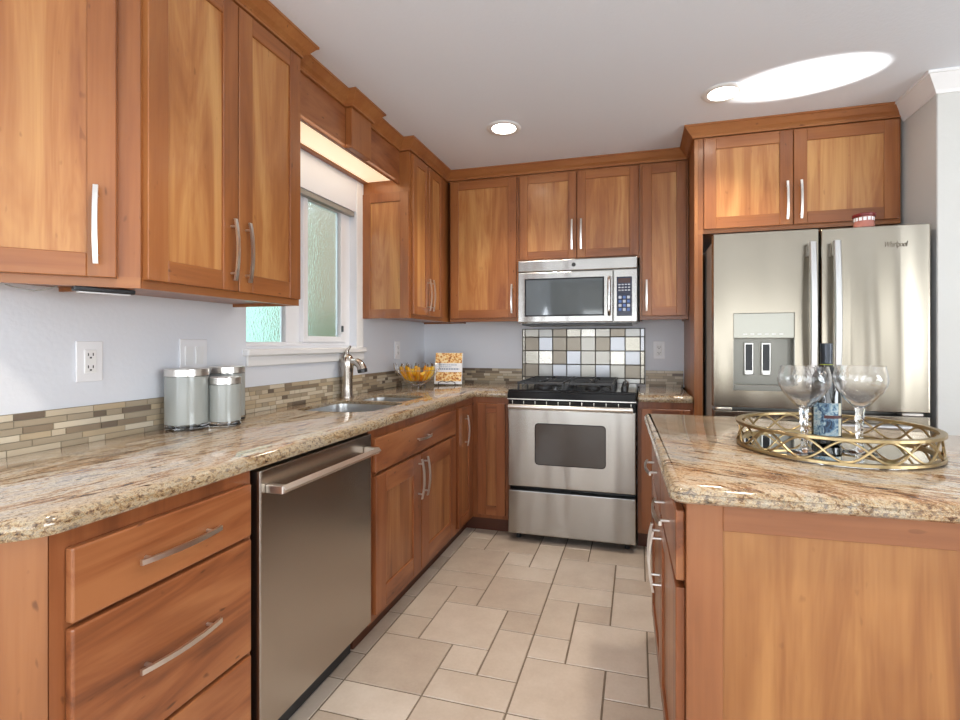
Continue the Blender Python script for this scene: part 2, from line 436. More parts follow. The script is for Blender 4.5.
# left wall with the sink window, solid behind the camera
WY0, WY1, WZ0, WZ1 = -1.868, -.995, 1.205, 2.008
f = MB()
f.box(-.12, 0, WY1, .12, 0, CZ); f.box(-.12, 0, WY0, WY1, 0, WZ0); f.box(-.12, 0, WY0, WY1, WZ1, CZ)
f.box(-.12, 0, -7.1, WY0, 0, CZ)
tag(f.build('wall_left', paint_wall), kind='structure')
tag(MB().box(0, 6.6, 0, .12, 0, CZ).build('wall_back', paint_wall), kind='structure')
tag(MB().box(2.95, 6.6, -.93, 0, 0, CZ, .004).build('wall_right', paint_warm), kind='structure')
tag(MB().box(6.5, 6.6, -7.1, -.93, 0, CZ).build('wall_far_right', paint_warm), kind='structure')
tag(MB().box(0, 6.5, -7.1, -7.0, 0, CZ).build('wall_front', paint_warm), kind='structure')
f = MB(); f.sweep([(2.95, -.64), (2.95, -.93), (6.5, -.93)], [(0, CZ), (0, CZ - .085), (.006, CZ - .085), (.012, CZ - .07), (.03, CZ - .045), (.05, CZ - .02), (.055, CZ - .012), (.062, CZ - .012), (.062, CZ)])
tag(f.build('trim_1', white_trim), kind='structure')
f = MB(); f.sweep([(2.95, -.66), (2.95, -.93), (6.5, -.93)], [(0, 0), (0, .09), (.008, .09), (.014, .08), (.014, 0)])
tag(f.build('baseboard_right', white_trim), kind='structure')

# window over the sink
win = tag(empty('window_1', (0, WY0, WZ0)), kind='structure')
W = WY1 - WY0; H = WZ1 - WZ0
def wp(name, boxes, mat, bev=.002, parent=win):
    f = MB()
    for b in boxes: f.box(*b, b=bev)
    return f.build(name, mat, parent)
wp('window_frame', [(-.10, -.045, 0, .022, 0, H), (-.10, -.045, W - .05, W, 0, H), (-.10, -.045, .022, W - .05, 0, .02), (-.10, -.045, .022, W - .05, H - .02, H)], white_plastic)
wp('sash', [(-.075, -.035, .430, .467, .02, H - .015), (-.075, -.035, .768, .822, .02, H - .015), (-.075, -.035, .467, .768, .02, .052), (-.075, -.035, .467, .768, H - .030, H - .015)], white_plastic)
wp('center_mullion', [(-.098, -.060, .327, .430, .02, H - .02)], white_plastic)
wp('glass_pane', [(-.062, -.056, .464, .771, .048, H - .027)], obscure_glass, 0)
wp('glass_pane', [(-.088, -.082, .020, .330, .018, H - .018)], obscure_glass, 0)
wp('sash_latch', [(-.036, -.026, .768, .782, .080, .115)], black_plastic, .002)
wp('head_rail', [(-.034, -.004, .015, W - .015, H - .030, H - .002)], grey_plastic)
wp('window_sill', [(-.045, .032, -.02, W + .072, -.042, -.012)], white_trim, .005)
wp('apron', [(0.0, .014, -.005, W + .068, -.088, -.042)], white_trim, .003)
wp('casing', [(0.0, .006, W, W + .073, -.012, H + .19)], white_trim, .002)
# outside, seen blurred through the glass
mint = simple('garden_wall_paint', srgb(168, 206, 190), .8)
stuc = simple('neighbour_stucco', srgb(120, 112, 92), .8)
hedge_m = NT('hedge_leaves'); hedge_m.p.inputs['Base Color'].default_value = srgb(92, 128, 88); hedge_m = hedge_m.m
tag(MB().box(-6, -.13, -5, 6, -.3, -.1).build('ground', simple('patio_concrete', srgb(170, 168, 160), .9)), kind='structure')
tag(MB().box(-2.4, -2.3, -4, 1.19, -.1, 2.7).build('garden_wall', mint), 'pale mint garden wall seen blurred through the left window pane', 'wall')
tag(MB().box(-2.4, -2.2, 1.21, 6, -.1, 3.6).build('stucco_wall', stuc), 'tan stucco wall seen blurred through the right window pane', 'wall')
f = MB()
for k in range(160):
    c = Vector((-1.9 + random.uniform(-.14, .14), random.uniform(1.6, 3.6), random.uniform(0, 1.42)))
    f.lathe([(0, -.09), (.08, -.05), (.1, 0), (.08, .05), (0, .09)], c, 7)
tag(f.build('hedge', hedge_m), 'low green hedge outside the sink window', 'hedge', kind='stuff')

# unseen window frames added to go with the fill lamps; walls stay solid
def added_window(name, loc, rz, w, h):
    e = tag(empty(name, loc, rz), kind='structure'); f = MB()
    for a in (-w / 2, -w / 6 - .03, w / 6 - .03, w / 2 - .06): f.box(a, a + .06, -.03, .03, 0, h)
    f.box(-w / 2, w / 2, -.03, .03, 0, .06); f.box(-w / 2, w / 2, -.03, .03, h - .06, h)
    f.build('window_frame', white_trim, e)
added_window('added_window_2', (2.7, -6.96, .33), 0, 4.3, 2.06)
added_window('added_window_3', (6.46, -4.3, .60), PI / 2, 2.7, 1.7)
added_window('added_window_4', (-.04, -5.3, .52), PI / 2, 2.0, 1.76)

# ------------------------------------------------------------------ cabinet parts
def handle(parent, x, z, L, orient, y=0.0, name='handle', stand=.030):
    f = MB(); n = 10; w_ = .0055; bow = .012
    pts = []
    for k in range(n + 1):
        s = k / n * 2 - 1; o = stand - bow * s * s
        pts.append((s * L / 2, -o))
    def P(s, o, a, b):  # along, out, half width
        return (s, o, a) if orient == 'h' else (a, o, s)
    rows = []
    for (s, o) in pts:
        rows.append([f.bm.verts.new(P(s, o + dy, a, 0)) for dy, a in ((-.0035, -w_), (-.0035, w_), (.0035, w_), (.0035, -w_))])
    for a, b in zip(rows, rows[1:]):
        for k in range(4): f.face([a[k], a[(k + 1) % 4], b[(k + 1) % 4], b[k]])
    f.face(rows[0]); f.face(rows[-1])
    for s in (-.38 * L, .38 * L):
        o = stand - bow * (2 * s / L) ** 2
        f.cyl(P(s, 0, 0, 0), P(s, -o, 0, 0), .0042, seg=10)
    return f.build(name, steel_handle, parent, (x, y, z))

def shaker(parent, x0, x1, z0, z1, y, rail=.060, mats=None, name='door', th=.020, rec=.008, inner=True):
    mats = mats or [wood_v, wood_h, wood_panel]
    w_ = x1 - x0; h = z1 - z0; f = MB(); b = .0018
    f.box(0, rail, -th, 0, 0, h, b, 0); f.box(w_ - rail, w_, -th, 0, 0, h, b, 0)
    f.box(rail, w_ - rail, -th + .0006, 0, 0, rail, b, 1); f.box(rail, w_ - rail, -th + .0006, 0, h - rail, h, b, 1)
    f.box(rail - .001, w_ - rail + .001, -th + rec, -.002, rail - .001, h - rail + .001, 0, 2)
    return f.build(name, mats, parent, (x0, y, z0))

def drawer(parent, x0, x1, z0, z1, y, mats=None, th=.020, name='drawer'):
    f = MB(); f.box(0, x1 - x0, -th, 0, 0, z1 - z0, .004, 0, 2)
    return f.build(name, mats or [base_h], parent, (x0, y, z0))

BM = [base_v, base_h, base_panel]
ROTL = PI / 2    # cabinets standing along the left wall: local x runs to +Y, the front looks to +X

UZ = 1.37; UH = 2.375 - UZ
def upper_body(e, w_, d, h, name='body', extra=None):
    f = MB(); f.box(0, w_, -d, 0, .012, h - .001, 0, 0)
    f.box(0, w_, -d - .0001, -d + .02, 0, .03, 0, 1)      # bottom rail of the face frame
    f.box(0, .012, -d + .02, 0, 0, .02, 0, 0); f.box(w_ - .012, w_, -d + .02, 0, 0, .02, 0, 0)
    if extra: extra(f)
    return f.build(name, [wood_v, wood_h], e)

# angled end cabinet at the near end of the uppers
A = empty('angled_wall_cabinet', (0, -2.907, UZ), PI / 4)
tag(A, 'angled cherry end wall cabinet nearest the camera at top left, single door with bar handle', 'cabinet', 'cherry wall cabinets')
r2 = math.sqrt(.5)
f = MB(); tri = [(0, 0), (.4455, 0), (.4455 - .315 * r2, .315 * r2)]
f.prism(tri, .012, UH - .001, 0); f.box(0.0, .4455, -.0003, .016, 0, .03, 0, 1)
f.build('body', [wood_v, wood_h], A)
d = shaker(A, .045, .4455 - .051, .024, UH - .015, 0, .062)
handle(d, (.4455 - .051 - .045) - .040, .135, .205, 'v', -.02)

# two-door wall cabinet left of the window
U2 = empty('wall_cabinet', (0, -2.590, UZ), ROTL)
tag(U2, 'two-door cherry wall cabinet above the glass canisters, left of the window', 'cabinet', 'cherry wall cabinets')
upper_body(U2, .660, .315, UH)
for (a, b, hx) in ((.004, .324, .324 - .004 - .030), (.328, .646, .030)):
    d = shaker(U2, a, b, .024, UH - .015, -.315, .062)
    handle(d, hx, .135, .205, 'v', -.02)

# valance over the window with its lit underside
V = empty('window_valance', (0, -1.928, 2.178), ROTL)
tag(V, 'cherry valance board with a raised centre block and lit underside above the window', 'valance')
VW = 1.006
f = MB(); f.box(0, VW, -.25, -.232, 0, .197, .001, 1); f.build('face_board', [wood_v, base_h], V)
f = MB(); f.box(.428, .612, -.288, -.251, 0.0, .197, .002, 0); f.build('center_block', [wood_v], V)
f = MB(); f.box(0, VW, -.231, -.0345, .030, .038); f.build('light_diffuser', soffit_m, V)
f = MB(); f.box(0, VW, -.034, -.001, .022, .038, .002); f.build('back_rail', [wood_h], V)

# two-door wall cabinet right of the window
U1 = empty('wall_cabinet', (0, -.92, UZ), ROTL)
tag(U1, 'two-door cherry wall cabinet with a panelled side between the window and the corner', 'cabinet', 'cherry wall cabinets')
upper_body(U1, .92, .315, UH)
for (a, b, hx) in ((.018, .250, .250 - .018 - .026), (.254, .486, .026)):
    d = shaker(U1, a, b, .024, UH - .015, -.315, .052)
    handle(d, hx, .135, .205, 'v', -.02)
f = MB(); R_ = .055   # applied frame on the near side, facing the camera
f.box(-.012, 0, -.313, -.313 + R_, 0, .762, .001, 0); f.box(-.012, 0, -R_, -.002, 0, .762, .001, 0)
f.box(-.012, 0, -.313 + R_, -R_, 0, R_, .001, 1); f.box(-.012, 0, -.313 + R_, -R_, .762 - R_, .762, .001, 1)
f.box(-.004, 0, -.313 + R_, -R_, R_, .762 - R_, 0, 2)
f.build('side_panel', [wood_v, wood_v, wood_panel], U1)

# back wall uppers
def back_upper(x0, x1, z0, label, doors, rail=.058, d=.315, name='wall_cabinet', rz=0):
    e = empty(name, (x0, 0, z0)); tag(e, label, 'cabinet', 'cherry wall cabinets')
    h = 2.375 - z0
    upper_body(e, x1 - x0, d, h)
    for (a, b, hz, hs) in doors:
        dd = shaker(e, a - x0, b - x0, .014 if z0 > 1.5 else .024, h - .015, -d, rail)
        handle(dd, (b - a - .027) if hs == 'r' else .027, hz, .200, 'v', -.02)
    return e
back_upper(.338, .846, UZ, 'single-door cherry wall cabinet in the back corner above the cookbook', [(.352, .832, .130, 'r')])
back_upper(.848, 1.648, 1.772, 'short two-door cherry wall cabinet above the microwave', [(.856, 1.243, .155, 'r'), (1.249, 1.640, .155, 'l')], .055)
back_upper(1.650, 1.943, UZ, 'narrow single-door cherry wall cabinet right of the microwave', [(1.664, 1.929, .130, 'l')])
F = empty('refrigerator_cabinet', (1.945, 0, 1.835))
tag(F, 'deep two-door cherry cabinet above the refrigerator with a tall side panel to the floor', 'cabinet', 'cherry wall cabinets')
f = MB(); f.box(.021, .990, -.64, -.001, .0, .539, 0, 0); f.box(.021, .990, -.6403, -.62, 0, .022, 0, 1); f.build('body', [wood_v, wood_h], F)
f = MB(); f.box(0, .020, -.64, -.001, -1.834, .539, .001, 0); f.box(.020, .045, -.6405, -.62, -1.834, -.001, 0, 0); f.build('side_panel', [wood_v], F)
for (a, b, hx) in ((.049, .493, .444 - .030), (.497, .975, .032)):
    d = shaker(F, a, b, .022, .530, -.64, .064)
    handle(d, hx, .128, .205, 'v', -.02)

# crown moulding along every cabinet top
f = MB()
path = [(.0, -2.906), (.315, -2.591), (.315, -1.929), (.25, -1.929), (.25, -1.500), (.288, -1.500), (.288, -1.316), (.25, -1.316), (.25, -.921), (.315, -.921), (.315, -.315), (1.944, -.315), (1.944, -.64), (2.942, -.64)]
f.sweep(path, [(-.02, CZ - .001), (-.02, 2.376), (.012, 2.376), (.012, 2.384), (.018, 2.392), (.030, 2.402), (.044, 2.420), (.050, 2.428), (.056, 2.430), (.056, CZ - .001)])
tag(f.build('crown_molding', [wood_h]), 'stepped cherry crown moulding running round the cabinet tops under the ceiling', 'crown moulding')

# ------------------------------------------------------------------ base cabinets
def base_box(f, x0, x1, d=.61, m=0):
    f.box(x0, x1, -d, -.001, .10, .874, 0, m)
def toe(e, x0, x1, d=.545):
    f = MB(); f.box(x0, x1, -d, -.02, 0.0, .0995); f.build('toe_kick', toe_m, e)

E_ = empty('angled_base_cabinet', (0, 0, 0), 0)
tag(E_, 'angled cherry end panel of the base run nearest the camera at bottom left', 'cabinet', 'cherry base cabinets')
L_ = .61 / r2; f = MB()
f.prism([(.002, -3.608), (.61, -3.0), (.002, -3.0)], .10, .874, 0); f.build('body', [knotty], E_)
f = MB(); f.prism([(.01, -3.52), (.53, -3.0), (.01, -3.0)], 0, .0995); f.build('toe_kick', toe_m, E_)

B1 = empty('drawer_cabinet', (0, -2.998, 0), ROTL)
tag(B1, 'cherry three-drawer base cabinet left of the dishwasher', 'cabinet', 'cherry base cabinets')
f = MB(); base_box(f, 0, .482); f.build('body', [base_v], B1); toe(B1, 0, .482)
for (a, b) in ((.700, .840), (.388, .690), (.125, .378)):
    d = drawer(B1, .025, .466, a, b, -.61)
    handle(d, .220, (b - a) * (.47 if b > .8 else .5), .205, 'h', -.02)

DW = empty('dishwasher', (0, -2.510, 0), ROTL)
tag(DW, 'stainless dishwasher with a long towel-bar handle under the granite counter', 'dishwasher')
f = MB(); f.box(.0, .605, -.58, -.02, .10, .868); f.build('tub', black_plastic, DW)
f = MB(); f.box(.008, .600, -.632, -.585, .128, .866, .004, 0, 2); f.build('door', steel_dw, DW, smooth=False)
f = MB(); f.box(.02, .59, -.545, -.02, 0.0, .099); f.build('toe_kick', black_plastic, DW)
f = MB(); f.tube([(.030, -.686, .812), (.560, -.686, .812)], .0125, 4)
for x in (.036, .552): f.box(x - .010, x + .010, -.690, -.6325, .800, .824, .002)
f.build('handle', steel_handle, DW, smooth=False, bevel=.002)

B2 = empty('sink_cabinet', (0, -1.900, 0), ROTL)
tag(B2, 'cherry sink base cabinet with a false drawer and two doors right of the dishwasher', 'cabinet', 'cherry base cabinets')
f = MB(); SW = .957
f.box(0, .018, -.608, -.002, .10, .874); f.box(SW - .018, SW, -.608, -.002, .10, .874); f.box(.018, SW - .018, -.590, -.002, .10, .118)
f.box(.018, SW - .018, -.012, -.002, .118, .874)
f.box(0, SW, -.61, -.591, .10, .70); f.box(0, SW, -.61, -.591, .70, .874)
f.build('body', [base_v], B2); toe(B2, 0, SW)
d = drawer(B2, .030, .933, .700, .838, -.61); handle(d, .445, .065, .150, 'h', -.02)
for (a, b, hx) in ((.030, .460, .400), (.466, .933, .030)):
    d = shaker(B2, a, b, .132, .686, -.61, .085, BM, rec=.007)
    handle(d, hx, .44, .190, 'v', -.02)

B3 = empty('corner_cabinet', (0, 0, 0))
tag(B3, 'cherry corner base cabinet with two narrow doors meeting left of the range', 'cabinet', 'cherry base cabinets')
f = MB(); f.prism([(.002, -.942), (.61, -.942), (.61, -.61), (.857, -.61), (.857, -.002), (.002, -.002)], .10, .874); f.build('body', [base_v], B3)
f = MB(); f.prism([(.02, -.942), (.545, -.942), (.545, -.545), (.857, -.545), (.857, -.02), (.02, -.02)], 0, .0995); f.build('toe_kick', toe_m, B3)
pv = empty('door', (.61, -.917, .132), ROTL, B3)
d = shaker(pv, 0, .228, 0, .703, 0, .050, BM, name='door_panel'); handle(pv, .105, .56, .185, 'v', -.02)
shaker(B3, .648, .832, .128, .835, -.61, .058, BM)

B4 = empty('base_cabinet', (1.636, 0, 0))
tag(B4, 'narrow cherry base cabinet with one door between the range and the refrigerator panel', 'cabinet', 'cherry base cabinets')
f = MB(); base_box(f, 0, .307); f.build('body', [base_v], B4); toe(B4, 0, .307)
shaker(B4, .020, .290, .128, .835, -.61, .058, BM)

# ------------------------------------------------------------------ worktops
PROF = [(.012, .8755), (.003, .8775), (.0, .884), (.0, .899), (.003, .907), (.009, .9125), (.017, .915)]
out = round_poly([(.003, -3.646), (.636, -3.013), (.636, -.636), (.858, -.636), (.858, -.003), (.003, -.003)], [.02, .07, .02, .01, .002, .002])
bowlA = round_poly([(.115, -1.725), (.500, -1.725), (.500, -1.335), (.115, -1.335)], [.06, .13, .06, .06], 8)
bowlB = round_poly([(.150, -1.300), (.470, -1.300), (.470, -1.010), (.150, -1.010)], .06, 8)
f = MB(); f.slab(out, PROF, [bowlA, bowlB])
tag(f.build('countertop', granite_run, smooth=True), 'long granite countertop with the sink cut-outs along the window wall', 'countertop', 'granite countertops')
f = MB(); f.slab(round_poly([(1.634, -.636), (1.943, -.636), (1.943, -.003), (1.634, -.003)], [.01, .02, .002, .002]), PROF)
tag(f.build('countertop', granite_run, smooth=True), 'short piece of granite countertop right of the range', 'countertop', 'granite countertops')

# mosaic backsplash strips
def mosaic(name, label, L, loc, rz):
    f = MB(); f.box(0, L, -.006, -.0005, 0, .1145, m=1)
    nrow = 6; rh = .1145 / nrow
    for r in range(nrow):
        x = -random.uniform(0, .1)
        while x < L:
            w_ = random.choice((.038, .05, .075, .1, .13))
            a, b = max(x + .0012, .0005), min(x + w_ - .0012, L - .0005)
            if b - a > .004: f.box(a, b, -.0085, -.005, r * rh + .0012, (r + 1) * rh - .0012, 0, 0)
            x += w_
    return tag(f.build(name, [mosaic_m, mortar_m], None, loc, rz), label, 'backsplash', 'mosaic backsplashes')
mosaic('mosaic_backsplash', 'low beige glass and stone mosaic backsplash along the window wall', 3.62, (0, -3.63, .9125), ROTL)
mosaic('mosaic_backsplash', 'low mosaic backsplash on the back wall left of the range', .785, (.012, 0, .9125), 0)
mosaic('mosaic_backsplash', 'short mosaic backsplash on the back wall right of the range', .250, (1.690, 0, .9125), 0)
# metal tiles behind the range
f = MB(); f.box(.800, 1.687, -.010, -.0005, .93, 1.326, m=1)
xs = [.803, .822] + [.822 + .0985 * k for k in range(1, 9)] + [1.643, 1.684]
xs = [.803, .824] + [.824 + .1037 * k for k in range(1, 9)] + [1.684]
zs = [.932, .968, 1.064, 1.163, 1.264, 1.324]
for i in range(len(xs) - 1):
    for j in range(len(zs) - 1):
        f.box(xs[i] + .003, xs[i + 1] - .003, -.0135, -.009, zs[j] + .003, zs[j + 1] - .003, .0012, 0)
tag(f.build('metal_backsplash', [metal_tile, simple('dark_grout', srgb(92, 86, 78), .8)]), 'square stainless metal tile backsplash behind the range', 'backsplash')

# ------------------------------------------------------------------ sink and faucet
K = tag(empty('kitchen_sink', (.3, -1.4, .70)), 'undermounted stainless double-bowl sink in the granite below the window', 'sink')
def bowl(loop, depth, drain):
    f = MB(); c = sum((Vector(p) for p in loop), Vector((0, 0))) / len(loop)
    def ring(sc, z): return [f.bm.verts.new((c.x + (p[0] - c.x) * sc - .3, c.y + (p[1] - c.y) * sc + 1.4, z - .70)) for p in loop]
    R = [ring(1.0, .8995), ring(.997, .8995), ring(.992, .890), ring(.98, .80), ring(.965, .875 - depth + .03), ring(.90, .875 - depth + .006), ring(.80, .875 - depth)]
    n = len(loop)
    for a, b in zip(R, R[1:]):
        for i in range(n): f.face([a[i], a[(i + 1) % n], b[(i + 1) % n], b[i]])
    f.face(R[-1])
    o = f.build('bowl', steel_sink, K, smooth=True)
    f = MB(); f.lathe([(0, .002), (.02, .002), (.035, .004), (.042, .001)], (0, 0, 0), 24)
    f.build('drain', chrome, o, (drain[0] - .3, drain[1] + 1.4, .875 - depth - .70), smooth=True)
bowl(bowlA, .20, (.30, -1.53)); bowl(bowlB, .16, (.31, -1.155))

T = tag(empty('faucet', (.056, -1.18, .9152), 0), 'brushed nickel pull-out kitchen faucet standing behind the sink', 'faucet')
f = MB(); f.lathe([(0, 0), (.036, 0), (.036, .006), (.032, .014), (.031, .07), (.032, .12), (.036, .17), (.037, .20), (.032, .225), (.018, .240), (0, .243)], seg=28)
f.build('body', faucet_m, T, smooth=True)
f = MB(); f.tube([(.018, 0, .190), (.040, .0, .200), (.060, .0, .198), (.078, .0, .188), (.090, .0, .172), (.096, .0, .156)], [.021, .022, .023, .024, .025, .027], 16)
sp_ = f.build('spout', faucet_m, T, smooth=True)
f = MB(); f.tube([(.0955, 0, .158), (.099, 0, .140)], [.028, .027], 16); f.build('spray_head', black_plastic, sp_, smooth=True)
f = MB(); f.tube([(0, 0, .235), (-.003, .0, .252), (.004, .0, .268), (.022, .0, .286)], [.016, .012, .009, .006], 12); f.build('lever', faucet_m, T, smooth=True)

# ------------------------------------------------------------------ range
R = tag(empty('gas_range', (.864, 0, 0)), 'stainless slide-in gas range with a black cooktop under the microwave', 'range')
RW = .764
f = MB(); f.box(0.004, RW - .004, -.640, -.03, .05, .900); f.build('body', black_gloss, R)
f = MB(); f.box(.002, RW - .002, -.690, -.641, .345, .818, .006, 0, 2); dr = f.build('oven_door', steel_range, R)
f = MB()
wl = round_poly([(.175, .487), (.588, .487), (.588, .730), (.175, .730)], .02, 6)
f.extr(wl, 'y', -.6925, -.688, 0); f.build('window', dark_glass, dr)
f = MB(); wo = round_poly([(.170, .482), (.593, .482), (.593, .735), (.170, .735)], .024, 6)
f.extr(wo, 'y', -.6912, -.689, 0); f.build('window_trim', black_gloss, dr)
f = MB(); f.tube([(.020, -.742, .838), (RW / 2, -.752, .838), (RW - .020, -.742, .838)], .0145, 16)
for x in (.03, RW - .03): f.box(x - .013, x + .013, -.742, -.689, .822, .838, .003)
f.build('handle', steel_handle, R, smooth=True)
f = MB(); f.box(.004, RW - .004, -.684, -.641, .820, .872, .001, 0)
for k in range(11):
    x = .03 + k * .0705
    if k < 10: f.box(x + .004, x + .064, -.6855, -.683, .836, .862, 0, 1)
    f.box(x - .002, x + .002, -.687, -.683, .834, .866, 0, 2)
f.build('vent_strip', [black_gloss, dark_gap, steel_handle], R)
f = MB(); f.box(.0, RW, -.698, -.641, .874, .925, .006, 0, 2); f.box(.0, RW, -.6995, -.697, .876, .881, 0, 1); f.build('front_rail', [black_gloss, steel_handle], R)
f = MB(); f.box(-.001, RW + .001, -.675, -.015, .9165, .934, .006, 0, 2); ct = f.build('cooktop', black_gloss, R)
for (bx, by, br) in ((.19, -.20, .045), (.19, -.49, .055), (.50, -.20, .055), (.50, -.49, .045)):
    f = MB(); f.lathe([(0, .932), (br, .932), (br, .944), (br * .8, .950), (br * .75, .958), (0, .960)], (bx, by, 0), 24)
    f.build('burner', black_iron, ct, smooth=True)
def grate(x0, x1):
    f = MB(); z = .972; t = .0055
    for y in (-.62, -.345, -.07): f.box(x0, x1, y - t, y + t, z - .007, z + .006, .001)
    for x in (x0 + t, x1 - t): f.box(x - t, x + t, -.62, -.07, z - .007, z + .006, .001)
    for yc in (-.49, -.20):
        xc = (x0 + x1) / 2
        f.box(x0 + .01, xc - .035, yc - t, yc + t, z - .006, z + .008); f.box(xc + .035, x1 - .01, yc - t, yc + t, z - .006, z + .008)
        f.box(xc - t, xc + t, yc + .035, yc + .13, z - .006, z + .008); f.box(xc - t, xc + t, yc - .13, yc - .035, z - .006, z + .008)
    for x in (x0 + t, x1 - t):
        for y in (-.61, -.345, -.08): f.box(x - t, x + t, y - t, y + t, .930, z)
    f.build('grate', black_iron, R)
grate(.045, .335); grate(.345, .635)
for k in range(5):
    y = -.58 + k * .105
    f = MB(); f.cyl((.695, y, .933), (.695, y, .958), .021, .019, 20); f.box(.690, .700, y - .019, y + .019, .956, .968, .002); f.build('knob', chrome if k == 4 else black_plastic, R, smooth=True)
f = MB(); f.box(.002, RW - .002, -.686, -.641, .052, .318, .006, 0, 2); f.build('storage_drawer', steel_range, R)
for x in (.05, RW - .05):
    for y in (-.60, -.08):
        f = MB(); f.cyl((x, y, 0), (x, y, .052), .016, seg=14); f.build('foot', black_plastic, R)

# microwave
MW = tag(empty('microwave', (.859, 0, 1.352)), 'stainless over-the-range microwave mounted under the short cabinet', 'microwave')
f = MB(); f.box(.0, .774, -.372, -.015, .0, .418, .002); f.build('case', steel_range, MW)
f = MB(); f.box(0, .774, -.398, -.373, .342, .418, .006, 0, 2); vg = f.build('vent_grille', steel_range, MW)
f = MB(); f.lathe([(0, 0), (.013, 0), (.013, .003), (0, .003)], seg=20)
f.build('badge', black_plastic, vg, (.375, -.3985, .380), rot=(PI / 2, 0, 0))
f = MB(); f.box(0, .625, -.400, -.373, .004, .338, .006, 0, 2); dr = f.build('door', steel_range, MW)
f = MB(); f.box(.048, .570, -.4020, -.398, .044, .296, .002); dg = f.build('window', black_gloss, dr)
f = MB(); f.box(.058, .560, -.4032, -.4015, .054, .286, 0); f.build('glass', micro_glass, dg)
f = MB(); f.tube([(.602, -.402, .050), (.602, -.430, .075), (.602, -.438, .17), (.602, -.430, .265), (.602, -.402, .29)], .011, 12); f.build('handle', chrome, dr, smooth=True)
f = MB(); f.box(.628, .774, -.400, -.373, .004, .338, .004, 0, 2); cp = f.build('control_panel', steel_range, MW)
f = MB(); f.box(.648, .742, -.4025, -.399, .040, .290, .002, 0)
f.box(.657, .733, -.4032, -.4020, .250, .280, 0, 1)
for r in range(3):
    for c in range(4): f.box(.659 + c * .0195, .672 + c * .0195, -.4032, -.4020, .236 - r * .018, .243 - r * .018, 0, 2)
for r in range(4):
    for c in range(3): f.box(.660 + c * .026, .678 + c * .026, -.4032, -.4020, .150 - r * .026, .168 - r * .026, .002, 3 if (r + c) % 2 else 2)
f.build('keypad', [simple('keypad_navy', srgb(18, 24, 52), .2), simple('display_brown', srgb(70, 44, 40), .15), simple('key_print_white', srgb(190, 196, 210), .4), simple('key_blue', srgb(78, 110, 176), .4)], cp)
f = MB(); f.box(.02, .742, -.36, -.05, -.012, -.0005); f.build('underside_grille', black_plastic, MW)

# ------------------------------------------------------------------ refrigerator
X0 = 2.005; Y0 = 0
RF = tag(empty('refrigerator', (X0, 0, 0)), 'stainless french-door refrigerator with a water dispenser in its left door', 'refrigerator')
FW = .918
f = MB(); f.box(.004, FW - .004, -.865, -.05, .03, 1.745, .004); f.build('case', grey_plastic, RF)
def fdoor(x0, x1, z0, z1, name, hole=None):
    f = MB(); D0, D1 = -.950, -.870
    if hole is None:
        pts = round_poly([(x0, D0 + .006), (x0, D1), (x1, D1), (x1, D0 + .006), ((x0 + x1) / 2 + .1, D0), ((x0 + x1) / 2 - .1, D0)], [.012, 0, 0, .012, 0, 0], 4)
        f.prism(pts, z0, z1)
    else:
        a, b, c, d_ = hole
        f.box(x0, a, D0, D1, z0, z1); f.box(b, x1, D0, D1, z0, z1); f.box(a, b, D0, D1, z0, c); f.box(a, b, D0, D1, d_, z1)
        f.box(a, b, D0 + .055, D1, c, d_)
    bmesh.ops.remove_doubles(f.bm, verts=f.bm.verts, dist=1e-5)
    return f.build(name, steel_fridge, RF, bevel=.004 if hole is None else 0)
HA, HB, HC, HD = .090, .362, .985, 1.368
ld = fdoor(0, .462, .900, 1.765, 'door', (HA, HB, HC, HD))
rd = fdoor(.474, FW, .900, 1.765, 'door')
fz = fdoor(0, FW, .060, .882, 'freezer_drawer')
disp_m = simple('dispenser_grey', srgb(128, 126, 118), .35, .6)
disp_l = simple('dispenser_panel', srgb(160, 158, 148), .3, .7)
f = MB(); f.box(HA, HB, -.949, -.896, 1.243, HD, .003, 0)
for k in range(6): f.box(HA + .045 + k * .032, HA + .063 + k * .032, -.9498, -.9488, 1.262, 1.266, 0, 1)
f.build('dispenser_controls', [disp_l, white_plastic], ld)
f = MB(); f.box(HA, HA + .004, -.951, -.896, HC, 1.242); f.box(HB - .004, HB, -.951, -.896, HC, 1.242); f.box(HA + .004, HB - .004, -.951, -.896, HC, HC + .028, .002); f.box(HA + .004, HB - .004, -.902, -.8955, HC + .028, 1.242)
f.build('dispenser_recess', disp_m, ld)
for x in (HA + .055, HA + .133):
    f = MB(); f.box(x, x + .044, -.916, -.903, 1.060, 1.222, .003, 0); f.box(x + .006, x + .038, -.9180, -.9155, 1.082, 1.214, 0, 1); f.box(x + .004, x + .040, -.922, -.915, 1.062, 1.078, .002, 0)
    f.build('dispenser_paddle', [steel_handle, black_gloss], ld)
white_steel = simple('bright_handle_steel', (.56, .55, .54, 1), .32, 1)
for (x, p) in ((.428, ld), (.528, rd)):
    f = MB(); n = 14; rows = []
    for k in range(n + 1):
        s = k / n; z = .965 + s * .735; o = -.985 - .020 * math.sin(PI * s)
        rows.append([f.bm.verts.new((x + dx, o + dy, z)) for dx, dy in ((-.015, -.006), (-.011, -.010), (.011, -.010), (.015, -.006), (.015, .006), (-.015, .006))])
    for a, b in zip(rows, rows[1:]):
        for k in range(6): f.face([a[k], a[(k + 1) % 6], b[(k + 1) % 6], b[k]])
    f.face(rows[0]); f.face(rows[-1])
    for z in (1.0, 1.665): f.box(x - .010, x + .010, -.985, -.949, z - .030, z + .030, .003)
    f.build('handle', white_steel, p)
f = MB(); f.tube([(.10, -.985, .835), (.46, -1.0, .835), (.82, -.985, .835)], .012, 12)
for x in (.12, .80): f.box(x - .012, x + .012, -.987, -.949, .825, .845)
f.build('handle', white_steel, fz, smooth=True)
